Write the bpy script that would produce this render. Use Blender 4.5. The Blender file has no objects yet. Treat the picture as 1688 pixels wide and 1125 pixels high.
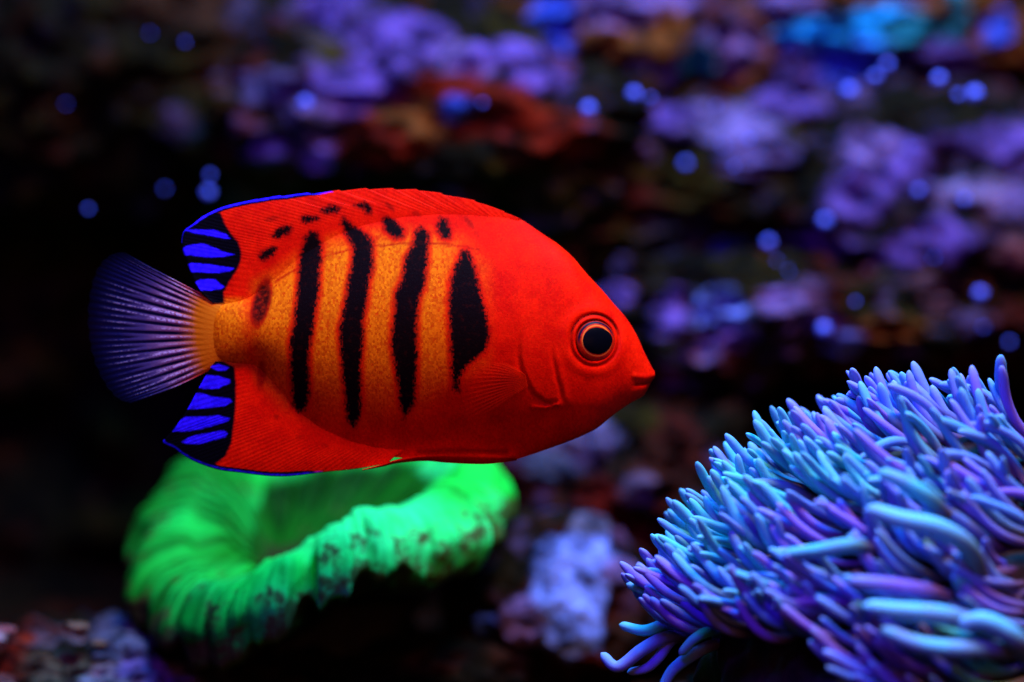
import bpy, math, random
import numpy as np
from mathutils import Vector, Matrix

random.seed(7)
rng = np.random.default_rng(7)
sc = bpy.context.scene
col = sc.collection

# ------------------------------------------------------------------ camera, world, light, exposure
D = 0.469            # metres from lens to the fish
S = 1e-4             # one photo pixel is 0.1 mm at the fish
CZ = 0.090           # height of the optical axis above the reef floor

cam_d = bpy.data.cameras.new('camera')
cam_d.lens = 100; cam_d.sensor_width = 36
cam_d.clip_start = 0.01; cam_d.clip_end = 20
cam_d.dof.use_dof = True
cam_d.dof.focus_distance = D - 0.006
cam_d.dof.aperture_fstop = 5.8
cam = bpy.data.objects.new('camera', cam_d); col.objects.link(cam)
cam.location = (0, -D, CZ); cam.rotation_euler = (math.radians(90), 0, 0)
sc.camera = cam

world = bpy.data.worlds.new('World'); sc.world = world; world.use_nodes = True
world.node_tree.nodes['Background'].inputs['Color'].default_value = (0.05, 0.08, 0.25, 1)
world.node_tree.nodes['Background'].inputs['Strength'].default_value = 0.02

def area(name, loc, target, sx, sy, watts, color, spread=180):
    l = bpy.data.lights.new(name, 'AREA'); l.shape = 'RECTANGLE'; l.size = sx; l.size_y = sy
    l.energy = watts; l.color = color; l.spread = math.radians(spread)
    o = bpy.data.objects.new(name, l); col.objects.link(o)
    o.location = loc
    o.rotation_euler = (Vector(target) - Vector(loc)).to_track_quat('-Z', 'Y').to_euler()
    return o
area('actinic_lamp', (0.06, -0.05, CZ + 0.30), (0.03, 0.03, CZ), 0.26, 0.08, 4.2, (0.02, 0.40, 1.0))
area('violet_lamp', (-0.06, -0.26, CZ + 0.22), (0.03, 0.03, CZ), 0.16, 0.05, 0.9, (0.12, 0.01, 1.0))
area('daylight_lamp', (0.10, -0.135, CZ + 0.335), (0.0, 0.0, CZ), 0.12, 0.06, 2.1, (1.0, 0.56, 0.16))
area('front_fill', (0.10, -0.55, CZ + 0.10), (0.0, 0.0, CZ), 0.25, 0.20, 0.30, (1.0, 0.36, 0.16))  # added weak warm fill from the camera side, lifts belly and undersides

vs = sc.view_settings
vs.view_transform = 'Standard'; vs.look = 'None'; vs.exposure = 0.0; vs.gamma = 1.0; vs.use_curve_mapping = False
sc.render.engine = 'CYCLES'
sc.cycles.use_denoising = True
sc.cycles.max_bounces = 6; sc.cycles.diffuse_bounces = 2; sc.cycles.glossy_bounces = 2
sc.cycles.transparent_max_bounces = 12
sc.cycles.caustics_reflective = False; sc.cycles.caustics_refractive = False

# ------------------------------------------------------------------ helpers
def W(px, py, y=0.0):
    """a point at depth y (metres behind the fish) seen at photo pixel px, py"""
    k = S * (D + y) / D
    return np.array([(px - 844.0) * k, y, CZ - (py - 562.5) * k])

def F(px, py):
    """fish plane millimetre-tenths -> fish local metres (x, z)"""
    return (px - 612.0) * S, -(py - 548.0) * S

def smooth(a, b, x):
    t = np.clip((x - a) / (b - a), 0, 1)
    return t * t * (3 - 2 * t)

def _hash(ix, iy, iz, seed):
    h = (ix.astype(np.uint32) * np.uint32(374761393) + iy.astype(np.uint32) * np.uint32(668265263)
         + iz.astype(np.uint32) * np.uint32(2246822519) + np.uint32((seed * 3266489917) & 0xffffffff))
    h = (h ^ (h >> np.uint32(13))) * np.uint32(1274126177)
    h = h ^ (h >> np.uint32(16))
    return h.astype(np.float64) / 4294967295.0

def vnoise(p, seed=0):
    p = np.asarray(p, dtype=np.float64)
    i = np.floor(p).astype(np.int64); f = p - i
    f = f * f * f * (f * (f * 6 - 15) + 10)
    r = np.zeros(len(p))
    for dx in (0, 1):
        wx = f[:, 0] if dx else 1 - f[:, 0]
        for dy in (0, 1):
            wy = f[:, 1] if dy else 1 - f[:, 1]
            for dz in (0, 1):
                wz = f[:, 2] if dz else 1 - f[:, 2]
                r += wx * wy * wz * _hash(i[:, 0] + dx, i[:, 1] + dy, i[:, 2] + dz, seed)
    return r * 2 - 1

def fbm(p, octaves=4, seed=0, gain=0.5):
    p = np.asarray(p, dtype=np.float64); a = 1.0; t = np.zeros(len(p)); s = 0
    for o in range(octaves):
        t += a * vnoise(p * 2.0 ** o + 17.3 * o, seed + o); s += a; a *= gain
    return t / s

def mesh_object(name, verts, faces, mat, parent=None, attrs=None, cols=None, smooth_shade=True, loc=None):
    me = bpy.data.meshes.new(name)
    me.from_pydata(np.asarray(verts).tolist(), [], faces if isinstance(faces, list) else faces.tolist())
    if smooth_shade:
        me.polygons.foreach_set('use_smooth', np.ones(len(me.polygons), dtype=bool))
    for k, v in (attrs or {}).items():
        a = me.attributes.new(k, 'FLOAT', 'POINT'); a.data.foreach_set('value', np.asarray(v, dtype=np.float32).ravel())
    for k, v in (cols or {}).items():
        a = me.attributes.new(k, 'FLOAT_COLOR', 'POINT')
        c = np.ones((len(verts), 4), dtype=np.float32); c[:, :3] = v
        a.data.foreach_set('color', c.ravel())
    me.materials.append(mat); me.update()
    o = bpy.data.objects.new(name, me); col.objects.link(o)
    if parent is not None: o.parent = parent
    if loc is not None: o.location = loc
    return o

def empty(name, loc):
    o = bpy.data.objects.new(name, None); col.objects.link(o); o.location = loc; o.empty_display_size = 0.01
    return o

def tag(o, label=None, category=None, group=None, kind=None):
    if label: o['label'] = label
    if category: o['category'] = category
    if group: o['group'] = group
    if kind: o['kind'] = kind
    return o

def grid_faces(nu, nv, off=0, flip=False, wrap_u=False):
    u = np.arange(nu if wrap_u else nu - 1); v = np.arange(nv - 1)
    U, V = np.meshgrid(u, v, indexing='ij'); U1 = (U + 1) % nu
    a = U * nv + V; b = U1 * nv + V; c = U1 * nv + V + 1; d = U * nv + V + 1
    q = np.stack([a, b, c, d], -1).reshape(-1, 4)
    if flip: q = q[:, ::-1]
    return (q + off).tolist()

def poly_sd(x, y, poly):
    """signed distance, positive inside"""
    P = np.asarray(poly, float); n = len(P)
    d = np.full(x.shape, 1e9); inside = np.zeros(x.shape, bool)
    for i in range(n):
        ax, ay = P[i]; bx, by = P[(i + 1) % n]
        ex, ey = bx - ax, by - ay
        t = np.clip(((x - ax) * ex + (y - ay) * ey) / (ex * ex + ey * ey + 1e-12), 0, 1)
        d = np.minimum(d, np.hypot(x - ax - t * ex, y - ay - t * ey))
        if ay != by:
            cr = ((ay > y) != (by > y)) & (x < (bx - ax) * (y - ay) / (by - ay) + ax)
            inside ^= cr
    return np.where(inside, d, -d)

def line_d(x, y, pts):
    d = np.full(x.shape, 1e9)
    for (ax, ay), (bx, by) in zip(pts[:-1], pts[1:]):
        ex, ey = bx - ax, by - ay
        t = np.clip(((x - ax) * ex + (y - ay) * ey) / (ex * ex + ey * ey + 1e-12), 0, 1)
        d = np.minimum(d, np.hypot(x - ax - t * ex, y - ay - t * ey))
    return d

def spline(pts, n):
    """Catmull-Rom through pts, n samples"""
    P = np.asarray(pts, float); m = len(P)
    Q = np.vstack([2 * P[0] - P[1], P, 2 * P[-1] - P[-2]])
    t = np.linspace(0, m - 1 - 1e-9, n); i = t.astype(int); f = (t - i)[:, None]
    p0, p1, p2, p3 = Q[i], Q[i + 1], Q[i + 2], Q[i + 3]
    return 0.5 * ((2 * p1) + (-p0 + p2) * f + (2 * p0 - 5 * p1 + 4 * p2 - p3) * f ** 2 + (-p0 + 3 * p1 - 3 * p2 + p3) * f ** 3)

def interp(tab, x):
    a = np.asarray(tab, float)
    return np.interp(x, a[:, 0], a[:, 1])

def sinterp(tab, x):
    """smoothed interpolation"""
    a = np.asarray(tab, float); r = np.zeros_like(x)
    for o in (-6, -3, 0, 3, 6): r += np.interp(x + o, a[:, 0], a[:, 1])
    return r / 5

# ------------------------------------------------------------------ node helper
class NT:
    def __init__(self, name):
        self.mat = bpy.data.materials.new(name); self.mat.use_nodes = True
        self.t = self.mat.node_tree; self.t.nodes.clear()
        self.out = self.t.nodes.new('ShaderNodeOutputMaterial')
    def n(self, typ, **kw):
        nd = self.t.nodes.new(typ)
        for k, v in kw.items(): setattr(nd, k, v)
        return nd
    def l(self, a, b): self.t.links.new(a, b)
    def put(self, sock, v):
        if isinstance(v, bpy.types.NodeSocket): self.l(v, sock)
        elif isinstance(v, (tuple, list)) and len(v) == 3 and sock.type == 'RGBA': sock.default_value = (*v, 1)
        else: sock.default_value = v
    def m(self, op, a, b=0.0, c=0.0, clamp=False):
        nd = self.n('ShaderNodeMath', operation=op, use_clamp=clamp)
        for i, v in enumerate((a, b, c)): self.put(nd.inputs[i], v)
        return nd.outputs[0]
    def ss(self, x, a, b, lo=0.0, hi=1.0):
        nd = self.n('ShaderNodeMapRange', interpolation_type='SMOOTHSTEP')
        for i, v in enumerate((x, a, b, lo, hi)): self.put(nd.inputs[i], v)
        return nd.outputs[0]
    def mix(self, f, a, b, mode='MIX'):
        nd = self.n('ShaderNodeMix', data_type='RGBA', blend_type=mode)
        self.put(nd.inputs[0], f); self.put(nd.inputs[6], a); self.put(nd.inputs[7], b)
        return nd.outputs[2]
    def attr(self, name, out='Fac'):
        return self.n('ShaderNodeAttribute', attribute_name=name).outputs[out]
    def obj(self): return self.n('ShaderNodeTexCoord').outputs['Object']
    def noise(self, vec, scale, detail=3, rough=0.5, out='Fac'):
        nd = self.n('ShaderNodeTexNoise'); self.l(vec, nd.inputs['Vector'])
        nd.inputs['Scale'].default_value = scale; nd.inputs['Detail'].default_value = detail
        nd.inputs['Roughness'].default_value = rough
        return nd.outputs[out]
    def bump(self, h, dist, strength=1.0):
        nd = self.n('ShaderNodeBump'); self.l(h, nd.inputs['Height'])
        nd.inputs['Distance'].default_value = dist; nd.inputs['Strength'].default_value = strength
        return nd.outputs[0]
    def bsdf(self, color, rough=0.6, spec=0.1, normal=None, sss=None, alpha=None, coat=0.0):
        b = self.n('ShaderNodeBsdfPrincipled')
        self.put(b.inputs['Base Color'], color); self.put(b.inputs['Roughness'], rough)
        self.put(b.inputs['Specular IOR Level'], spec)
        if normal is not None: self.l(normal, b.inputs['Normal'])
        if sss:
            b.inputs['Subsurface Weight'].default_value = sss[0]
            b.inputs['Subsurface Radius'].default_value = sss[1]; b.inputs['Subsurface Scale'].default_value = sss[2]
        if alpha is not None: self.put(b.inputs['Alpha'], alpha)
        b.inputs['Coat Weight'].default_value = coat
        self.l(b.outputs[0], self.out.inputs[0]); return b

# ------------------------------------------------------------------ materials
def mat_fish():
    t = NT('fish_skin'); P = t.obj()
    sd, faint, gold, blk, blue, ray = (t.attr(k) for k in ('sd', 'faint', 'gold', 'blk', 'blue', 'ray'))
    n_edge = t.noise(P, 1100, 4, 0.6); n_fine = t.noise(P, 3200, 2, 0.5); n_mid = t.noise(P, 260, 3)
    # scale cells: stretched, rows running down the flank
    mp = t.n('ShaderNodeMapping'); t.l(P, mp.inputs[0]); mp.inputs['Scale'].default_value = (1.0, 0.15, 0.72)
    vo = t.n('ShaderNodeTexVoronoi', feature='F1'); t.l(mp.outputs[0], vo.inputs['Vector']); vo.inputs['Scale'].default_value = 3300; vo.inputs['Randomness'].default_value = 0.55
    cell = t.n('ShaderNodeSeparateColor'); t.l(vo.outputs['Color'], cell.inputs[0])
    cellr = cell.outputs[0]
    red = t.mix(t.ss(n_mid, 0.3, 0.7), (0.72, 0.0028, 0.0003), (0.95, 0.0080, 0.0004))
    red = t.mix(t.m('MULTIPLY', t.ss(n_fine, 0.45, 0.75), 0.22), red, (0.95, 0.028, 0.0006))
    goldc = t.mix(cellr, (0.74, 0.105, 0.0008), (0.95, 0.185, 0.0015))
    goldc = t.mix(t.m('MULTIPLY', t.ss(n_edge, 0.45, 0.7), 0.30), goldc, (0.80, 0.10, 0.001))
    gmask = t.m('MULTIPLY', gold, t.ss(t.m('ADD', n_edge, t.m('MULTIPLY', cellr, 0.25)), 0.36, 0.62, 0.55, 1.0), clamp=True)
    # skin next to a bar is redder
    gmask = t.m('MULTIPLY', gmask, t.ss(sd, -13.0, -3.0, 1.0, 0.12))
    gmask = t.m('MULTIPLY', gmask, t.ss(faint, 0.05, 0.5, 1.0, 0.15))
    c = t.mix(gmask, red, goldc)
    c = t.mix(1.0, c, t.mix(cellr, (0.86, 0.82, 0.86), (1.08, 1.15, 1.08)), 'MULTIPLY')
    # fin rays
    c = t.mix(t.m('MULTIPLY', t.m('MAXIMUM', ray, 0.0), 0.14), c, (0.95, 0.05, 0.004))
    c = t.mix(t.m('MULTIPLY', t.m('MAXIMUM', t.m('MULTIPLY', ray, -1.0), 0.0), 0.20), c, (0.35, 0.004, 0.001))
    # bars
    e = t.m('ADD', sd, t.m('MULTIPLY', t.m('SUBTRACT', n_edge, 0.5), 9.0))
    e = t.m('ADD', e, t.m('MULTIPLY', t.m('SUBTRACT', cellr, 0.5), 6.0))
    bar = t.ss(e, -6.5, 4.0)
    barc = t.mix(t.ss(n_edge, 0.52, 0.75), (0.0045, 0.0012, 0.0012), (0.022, 0.0020, 0.0012))
    c = t.mix(bar, c, barc)
    f = t.m('MULTIPLY', faint, t.ss(n_edge, 0.25, 0.6, 0.65, 1.05), clamp=True)
    c = t.mix(f, c, (0.020, 0.0015, 0.0008))
    # dark fin lobes and electric blue streaks
    bk = t.ss(t.m('ADD', blk, t.m('MULTIPLY', t.m('SUBTRACT', n_edge, 0.5), 0.35)), 0.25, 0.75)
    c = t.mix(bk, c, (0.0015, 0.0008, 0.003))
    bl = t.ss(t.m('ADD', blue, t.m('MULTIPLY', t.m('SUBTRACT', n_edge, 0.5), 3.0)), -1.6, 1.8)
    bluec = t.mix(t.ss(n_edge, 0.35, 0.65), (0.02, 0.005, 0.75), (0.035, 0.008, 0.98))
    c = t.mix(bl, c, bluec)
    h = t.m('ADD', t.m('MULTIPLY', cellr, 0.5), t.m('MULTIPLY', n_fine, 0.5))
    nrm = t.bump(h, 0.00014, 0.40)
    t.bsdf(c, 0.55, 0.02, nrm)
    return t.mat

def mat_tail():
    t = NT('tail_fin_membrane'); P = t.obj()
    rad, ray, edge = t.attr('rad'), t.attr('ray'), t.attr('edge')
    n = t.noise(P, 700, 3, 0.6); nf = t.noise(P, 2600, 2)
    cr = t.n('ShaderNodeValToRGB'); t.l(t.m('ADD', rad, t.m('MULTIPLY', t.m('SUBTRACT', n, 0.5), 0.10)), cr.inputs[0])
    el = cr.color_ramp.elements
    el[0].position = 0.0; el[0].color = (0.72, 0.155, 0.002, 1)
    el[1].position = 1.0; el[1].color = (0.002, 0.002, 0.025, 1)
    for p, c in ((0.20, (0.72, 0.15, 0.004)), (0.31, (0.40, 0.10, 0.09)), (0.45, (0.22, 0.09, 0.18)), (0.60, (0.055, 0.03, 0.11)), (0.78, (0.006, 0.005, 0.045))):
        e = el.new(p); e.color = (*c, 1)
    gap = t.mix(t.ss(rad, 0.20, 0.36), (0.66, 0.125, 0.002), (0.006, 0.004, 0.035))
    k = t.ss(t.m('ADD', ray, t.m('MULTIPLY', t.m('SUBTRACT', n, 0.5), 0.35)), 0.18, 0.62)
    c = t.mix(k, gap, cr.outputs[0])
    hl = t.m('MULTIPLY', t.ss(ray, 0.72, 0.98), t.m('MULTIPLY', t.ss(rad, 0.2, 0.34), t.ss(rad, 0.55, 0.95, 1.0, 0.0)))
    c = t.mix(t.m('MULTIPLY', t.m('MULTIPLY', hl, t.ss(nf, 0.35, 0.62)), 0.75), c, (0.72, 0.50, 0.75))
    c = t.mix(t.m('MULTIPLY', edge, t.ss(rad, 0.15, 0.6, 1.0, 0.0)), c, (0.80, 0.035, 0.002))
    al = t.m('MAXIMUM', t.ss(rad, 0.1, 0.35, 1.0, 0.0), t.m('MULTIPLY', t.ss(k, 0.0, 1.0, 0.42, 0.95), t.ss(rad, 0.74, 1.02, 1.0, 0.12)))
    t.bsdf(c, 0.5, 0.03, t.bump(nf, 0.0001, 0.3), alpha=al)
    return t.mat

def mat_pectoral():
    t = NT('pectoral_fin_membrane'); P = t.obj(); ray, rad = t.attr('ray'), t.attr('rad')
    c = t.mix(t.ss(ray, 0.0, 1.0), (0.75, 0.009, 0.0005), (0.90, 0.020, 0.001))
    al = t.m('MULTIPLY', t.ss(ray, 0.1, 0.9, 0.08, 0.24), t.ss(rad, 0.30, 0.95, 1.0, 0.0))
    t.bsdf(c, 0.5, 0.02, alpha=t.m('MAXIMUM', al, t.ss(rad, 0.05, 0.35, 0.5, 0.0)))
    return t.mat

def mat_eye():
    t = NT('fish_eye'); rad, ang = t.attr('rad'), t.attr('up'); P = t.obj()
    n = t.noise(P, 1800, 3)
    c = t.mix(t.ss(n, 0.3, 0.7), (0.42, 0.006, 0.001), (0.66, 0.016, 0.002))
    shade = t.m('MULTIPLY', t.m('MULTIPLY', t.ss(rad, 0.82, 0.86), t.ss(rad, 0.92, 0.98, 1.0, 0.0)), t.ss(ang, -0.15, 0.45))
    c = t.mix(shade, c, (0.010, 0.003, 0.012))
    ring = t.m('MULTIPLY', t.ss(rad, 0.69, 0.73), t.ss(rad, 0.75, 0.80, 1.0, 0.0))
    c = t.mix(ring, c, (0.80, 0.14, 0.015))
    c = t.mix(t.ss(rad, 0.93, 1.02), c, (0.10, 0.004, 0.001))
    t.bsdf(c, 0.4, 0.04)
    return t.mat

def mat_plain(name, color, rough=0.6, spec=0.1):
    t = NT(name); P = t.obj(); n = t.noise(P, 500, 3)
    c = t.mix(n, tuple(x * 0.8 for x in color), tuple(min(1, x * 1.15) for x in color))
    t.bsdf(c, rough, spec); return t.mat

def mat_rock():
    t = NT('live_rock'); P = t.obj(); c = t.attr('pigment', 'Color')
    n1 = t.noise(P, 170, 5, 0.65); n2 = t.noise(P, 520, 4, 0.6)
    c = t.mix(1.0, c, t.mix(t.ss(n1, 0.32, 0.68), (0.10, 0.10, 0.12), (1.5, 1.45, 1.5)), 'MULTIPLY')
    c = t.mix(t.m('MULTIPLY', t.ss(n2, 0.58, 0.72), 0.35), c, (0.05, 0.02, 0.03))
    h = t.m('ADD', n1, t.m('MULTIPLY', n2, 0.5))
    t.bsdf(c, 0.8, 0.04, t.bump(h, 0.0015, 0.7)); return t.mat

def mat_tentacle(joined=False):
    t = NT('tentacle_flesh'); P = t.obj()
    own = t.attr('tint', 'Color') if joined else t.n('ShaderNodeObjectInfo').outputs['Color']; along = t.attr('along')
    n = t.noise(P, 900, 3); nl = t.noise(P, 220, 2)
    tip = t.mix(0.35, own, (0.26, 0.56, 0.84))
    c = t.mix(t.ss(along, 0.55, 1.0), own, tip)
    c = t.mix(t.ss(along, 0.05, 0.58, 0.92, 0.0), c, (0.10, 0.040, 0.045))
    c = t.mix(t.m('MULTIPLY', t.ss(nl, 0.45, 0.7), 0.3), c, (0.22, 0.10, 0.60))
    c = t.mix(t.m('MULTIPLY', t.ss(n, 0.5, 0.75), 0.15), c, (0.35, 0.40, 0.75))
    t.bsdf(c, 0.5, 0.06, t.bump(n, 0.0002, 0.25), sss=(0.15, (0.6, 0.7, 1.0), 0.001)); return t.mat

def mat_disc():
    t = NT('anemone_disc'); P = t.obj(); n = t.noise(P, 240, 4)
    c = t.mix(t.ss(n, 0.35, 0.65), (0.010, 0.004, 0.007), (0.030, 0.010, 0.013))
    c = t.mix(t.m('MULTIPLY', t.ss(t.noise(P, 60, 2), 0.55, 0.7), 0.6), c, (0.02, 0.06, 0.04))
    t.bsdf(c, 0.6, 0.2, t.bump(n, 0.001, 0.6)); return t.mat

def mat_green():
    t = NT('green_coral_flesh'); P = t.obj(); prof, ridge = t.attr('prof'), t.attr('ridge')
    n = t.noise(P, 150, 5, 0.68); nf = t.noise(P, 420, 4, 0.6); nl = t.noise(P, 38, 2)
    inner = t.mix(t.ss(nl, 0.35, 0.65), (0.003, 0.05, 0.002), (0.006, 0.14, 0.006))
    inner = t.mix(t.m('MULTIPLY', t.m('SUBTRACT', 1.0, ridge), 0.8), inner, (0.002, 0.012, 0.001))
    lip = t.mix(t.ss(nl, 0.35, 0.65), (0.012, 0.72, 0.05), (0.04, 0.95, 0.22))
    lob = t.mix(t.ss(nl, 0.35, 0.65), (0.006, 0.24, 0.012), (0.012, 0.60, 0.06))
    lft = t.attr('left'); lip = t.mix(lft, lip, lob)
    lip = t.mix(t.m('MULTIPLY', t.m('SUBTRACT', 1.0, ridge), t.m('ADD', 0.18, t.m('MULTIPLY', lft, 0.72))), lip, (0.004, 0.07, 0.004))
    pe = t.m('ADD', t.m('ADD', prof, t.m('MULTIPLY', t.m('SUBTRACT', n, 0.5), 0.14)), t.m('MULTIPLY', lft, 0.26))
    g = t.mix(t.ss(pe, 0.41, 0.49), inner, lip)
    g = t.mix(t.m('MULTIPLY', t.ss(nf, 0.52, 0.68), 0.35), g, (0.02, 0.18, 0.012))
    # brown mottling on the underside and in the mouth
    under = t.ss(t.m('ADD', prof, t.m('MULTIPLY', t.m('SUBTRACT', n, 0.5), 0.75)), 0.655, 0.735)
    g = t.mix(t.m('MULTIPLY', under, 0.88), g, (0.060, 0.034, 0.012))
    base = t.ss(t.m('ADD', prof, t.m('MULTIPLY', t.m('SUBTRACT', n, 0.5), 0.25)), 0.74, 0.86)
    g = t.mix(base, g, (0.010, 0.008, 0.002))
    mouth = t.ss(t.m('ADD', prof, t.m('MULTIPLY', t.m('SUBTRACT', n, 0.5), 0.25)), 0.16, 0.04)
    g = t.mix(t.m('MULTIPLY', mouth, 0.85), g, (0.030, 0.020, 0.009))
    sp = t.m('MULTIPLY', t.ss(n, 0.58, 0.66), t.m('ADD', 0.55, t.m('MULTIPLY', lft, 0.3)))
    g = t.mix(sp, g, (0.035, 0.045, 0.010))
    t.bsdf(g, 0.6, 0.03, t.bump(nf, 0.0006, 0.4)); return t.mat

M = dict(fish=mat_fish(), tail=mat_tail(), pect=mat_pectoral(), eye=mat_eye(), rock=mat_rock(), tent=mat_tentacle(), tent_joined=mat_tentacle(True),
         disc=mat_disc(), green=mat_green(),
         pupil=mat_plain('pupil_black', (0.0015, 0.0015, 0.003), 0.3, 0.03),
         speck=mat_plain('particle', (0.15, 0.17, 1.0), 0.4, 0.3))

# ------------------------------------------------------------------ the reef: wall, floor and rocks
OLIVE, DARK, RED = (0.022, 0.014, 0.0010), (0.006, 0.004, 0.0012), (0.13, 0.007, 0.0015)
PUR, LAV, BLU, CYA, ICE = (0.105, 0.045, 0.20), (0.155, 0.075, 0.20), (0.04, 0.08, 0.48), (0.01, 0.28, 0.60), (0.18, 0.21, 0.58)
BRN, TEAL, PINK = (0.13, 0.035, 0.006), (0.01, 0.12, 0.14), (0.26, 0.09, 0.09)
MAROON = (0.055, 0.006, 0.003)

def ico(sub):
    import bmesh
    bm = bmesh.new(); bmesh.ops.create_icosphere(bm, subdivisions=sub, radius=1.0)
    v = np.array([p.co[:] for p in bm.verts]); f = [[q.index for q in fc.verts] for fc in bm.faces]
    bm.free(); return v, f
ICO6 = ico(6); ICO5 = ico(5); ICO3 = ico(3)

def pigment(P, y0, base, patches, seed, flecks=0.0):
    """algae and crusts growing on a rock: patches (px, py, rx, ry, colour) around points of its front"""
    n = fbm(P * 60, 4, seed); c = np.zeros((len(P), 3)); c[:] = base[0]
    k = smooth(-0.1, 0.25, n)[:, None]; c = c * (1 - k) + np.array(base[1]) * k
    k = smooth(0.12, 0.40, fbm(P * 95 + 31, 4, seed + 21))[:, None] * np.clip(flecks + .35, 0, 1); c = c * (1 - k) + np.array(MAROON) * k
    k = smooth(0.22, 0.46, fbm(P * 150 + 57, 4, seed + 33))[:, None] * flecks; c = c * (1 - k) + np.array((0.10, 0.05, 0.13)) * k
    lift = np.zeros(len(P)); nn = fbm(P * 130 + 9, 4, seed + 5)
    for i, (px, py, rx, ry, cc) in enumerate(patches):
        q = W(px, py, y0); s = S * (D + y0) / D
        d = np.hypot((P[:, 0] - q[0]) / (rx * s), (P[:, 2] - q[2]) / (ry * s))
        m = smooth(1.18, 0.78, d + nn * 0.65)
        c = c * (1 - m[:, None]) + np.array(cc) * m[:, None]; lift = np.maximum(lift, m)
    return c, lift

def rock(name, label, px, py, y, rx, ry, rz, base, patches=(), seed=0, rough=0.34, src=None, group=None, lump=1.0, flecks=0.0, knobs=1.0):
    V, Fc = src or ICO6
    k = S * (D + y) / D; c0 = W(px, py, y)
    n = fbm(V * 1.7 * lump + seed * 3.1, 4, seed)
    b = 1 - np.abs(fbm(V * 3.4 * lump + seed, 4, seed + 50)) * 2.2
    r = 1 + rough * n + 0.16 * rough / 0.34 * b
    P = V * r[:, None] * np.array([rx * k, ry * k, rz * k])
    knob = fbm(P * 120 + seed, 4, seed + 80) + 0.6 * (0.5 - np.abs(fbm(P * 210 + seed, 3, seed + 85)) * 2)
    P = P + V * (knobs * knob * min(0.0042, 0.12 * rx * k))[:, None]
    pg, lift = pigment(P + c0, y, base, patches, seed, flecks)
    P = P + V * (lift * 0.0012)[:, None]
    o = mesh_object(name, P, Fc, M['rock'], cols={'pigment': pg}, loc=c0)
    tag(o, label, 'rock', group); return o

def sheet(name, nx, nz, fn, base, patches, y0, seed):
    U, V = np.meshgrid(np.linspace(0, 1, nx), np.linspace(0, 1, nz), indexing='ij')
    P = fn(U.ravel(), V.ravel()); pg, _ = pigment(P, y0, base, patches, seed)
    o = mesh_object(name, P, grid_faces(nx, nz), M['rock'], cols={'pigment': pg}); tag(o, kind='structure'); return o

def wall_fn(u, v):
    x = (u - 0.5) * 0.60; z = -0.02 + v * 0.34
    q = np.stack([x, np.zeros_like(x), z], -1)
    y = 0.26 - 0.035 * fbm(q * 14, 4, 3) - 0.02 * (1 - np.abs(fbm(q * 34, 4, 4)) * 2) - 0.05
    return np.stack([x, y, z], -1)
sheet('reef_wall', 220, 130, wall_fn, (DARK, OLIVE), [(60, 60, 150, 90, OLIVE), (330, 120, 120, 60, (0.03, 0.006, 0.003)), (250, 40, 120, 40, OLIVE)], 0.25, 11)

def floor_fn(u, v):
    x = (u - 0.5) * 0.60; y = -0.12 + v * 0.40
    q = np.stack([x, y, np.zeros_like(x)], -1)
    z = 0.010 + 0.006 * fbm(q * 30, 5, 8) + 0.03 * smooth(0.0, 0.25, y)
    return np.stack([x, y, z], -1)
sheet('reef_floor', 200, 130, floor_fn, ((0.003, 0.002, 0.001), (0.008, 0.005, 0.002)), [], 0.0, 12)

rock('live_rock', 'purple crusted rock ledge with rusty red algae above the fish', 720, 210, 0.135, 350, 260, 175, (OLIVE, DARK),
     [(560, 20, 60, 45, PUR), (640, 70, 70, 30, PUR), (705, 105, 70, 38, PUR), (765, 125, 70, 38, LAV), (835, 115, 60, 28, PUR), (885, 150, 45, 28, PUR),
      (640, 150, 55, 35, PUR), (575, 175, 62, 38, PUR), (530, 215, 42, 42, LAV), (450, 262, 34, 26, PUR), (540, 272, 30, 20, PUR), (470, 160, 60, 26, (0.10, 0.06, 0.14)),
      (640, 250, 75, 38, RED), (740, 175, 80, 30, RED), (820, 215, 80, 45, RED), (905, 240, 70, 45, RED), (700, 215, 60, 30, BRN), (762, 200, 26, 18, BLU)], 1, 0.30, flecks=0.55)
rock('live_rock', 'pale lavender rock at the top, beside the bright blue crust', 1020, 70, 0.15, 230, 200, 160, (DARK, BRN),
     [(960, 40, 95, 60, LAV), (1080, 20, 90, 40, LAV), (905, 75, 34, 70, BLU), (925, 150, 55, 26, PUR), (1000, 100, 50, 30, BRN), (1095, 85, 40, 40, BRN),
      (1050, 155, 50, 26, PUR), (985, 190, 60, 18, PUR), (1010, 215, 60, 20, PUR), (1180, 105, 60, 50, LAV), (1140, 130, 30, 40, TEAL)], 2, 0.30, flecks=0.55)
rock('live_rock', 'blue and brown rock in the top right, above the bubbles', 1420, 60, 0.155, 290, 200, 130, (DARK, BRN),
     [(1255, 95, 60, 32, CYA), (1330, 78, 75, 26, CYA), (1415, 62, 60, 28, CYA), (1300, 130, 130, 34, PUR), (1220, 150, 60, 34, PUR), (1330, 12, 60, 26, BRN), (1590, 30, 50, 40, BRN),
      (1545, 45, 18, 60, TEAL), (1480, 70, 50, 20, TEAL), (1615, 65, 26, 30, BLU), (1540, 120, 55, 32, PUR), (1380, 120, 60, 30, BLU), (1270, 30, 90, 26, LAV)], 3, 0.26, flecks=0.55)
rock('live_rock', 'dark olive rock with dim purple spots under the lavender rock', 1190, 260, 0.14, 230, 160, 110, (OLIVE, DARK),
     [(1180, 215, 85, 34, (0.15, 0.09, 0.22)), (1350, 262, 34, 26, LAV), (1090, 205, 60, 22, PUR), (1020, 265, 40, 26, (0.16, 0.08, 0.20)), (1230, 270, 60, 30, (0.10, 0.06, 0.17)), (1290, 180, 70, 26, PUR)], 4, 0.32, flecks=0.55)
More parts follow.
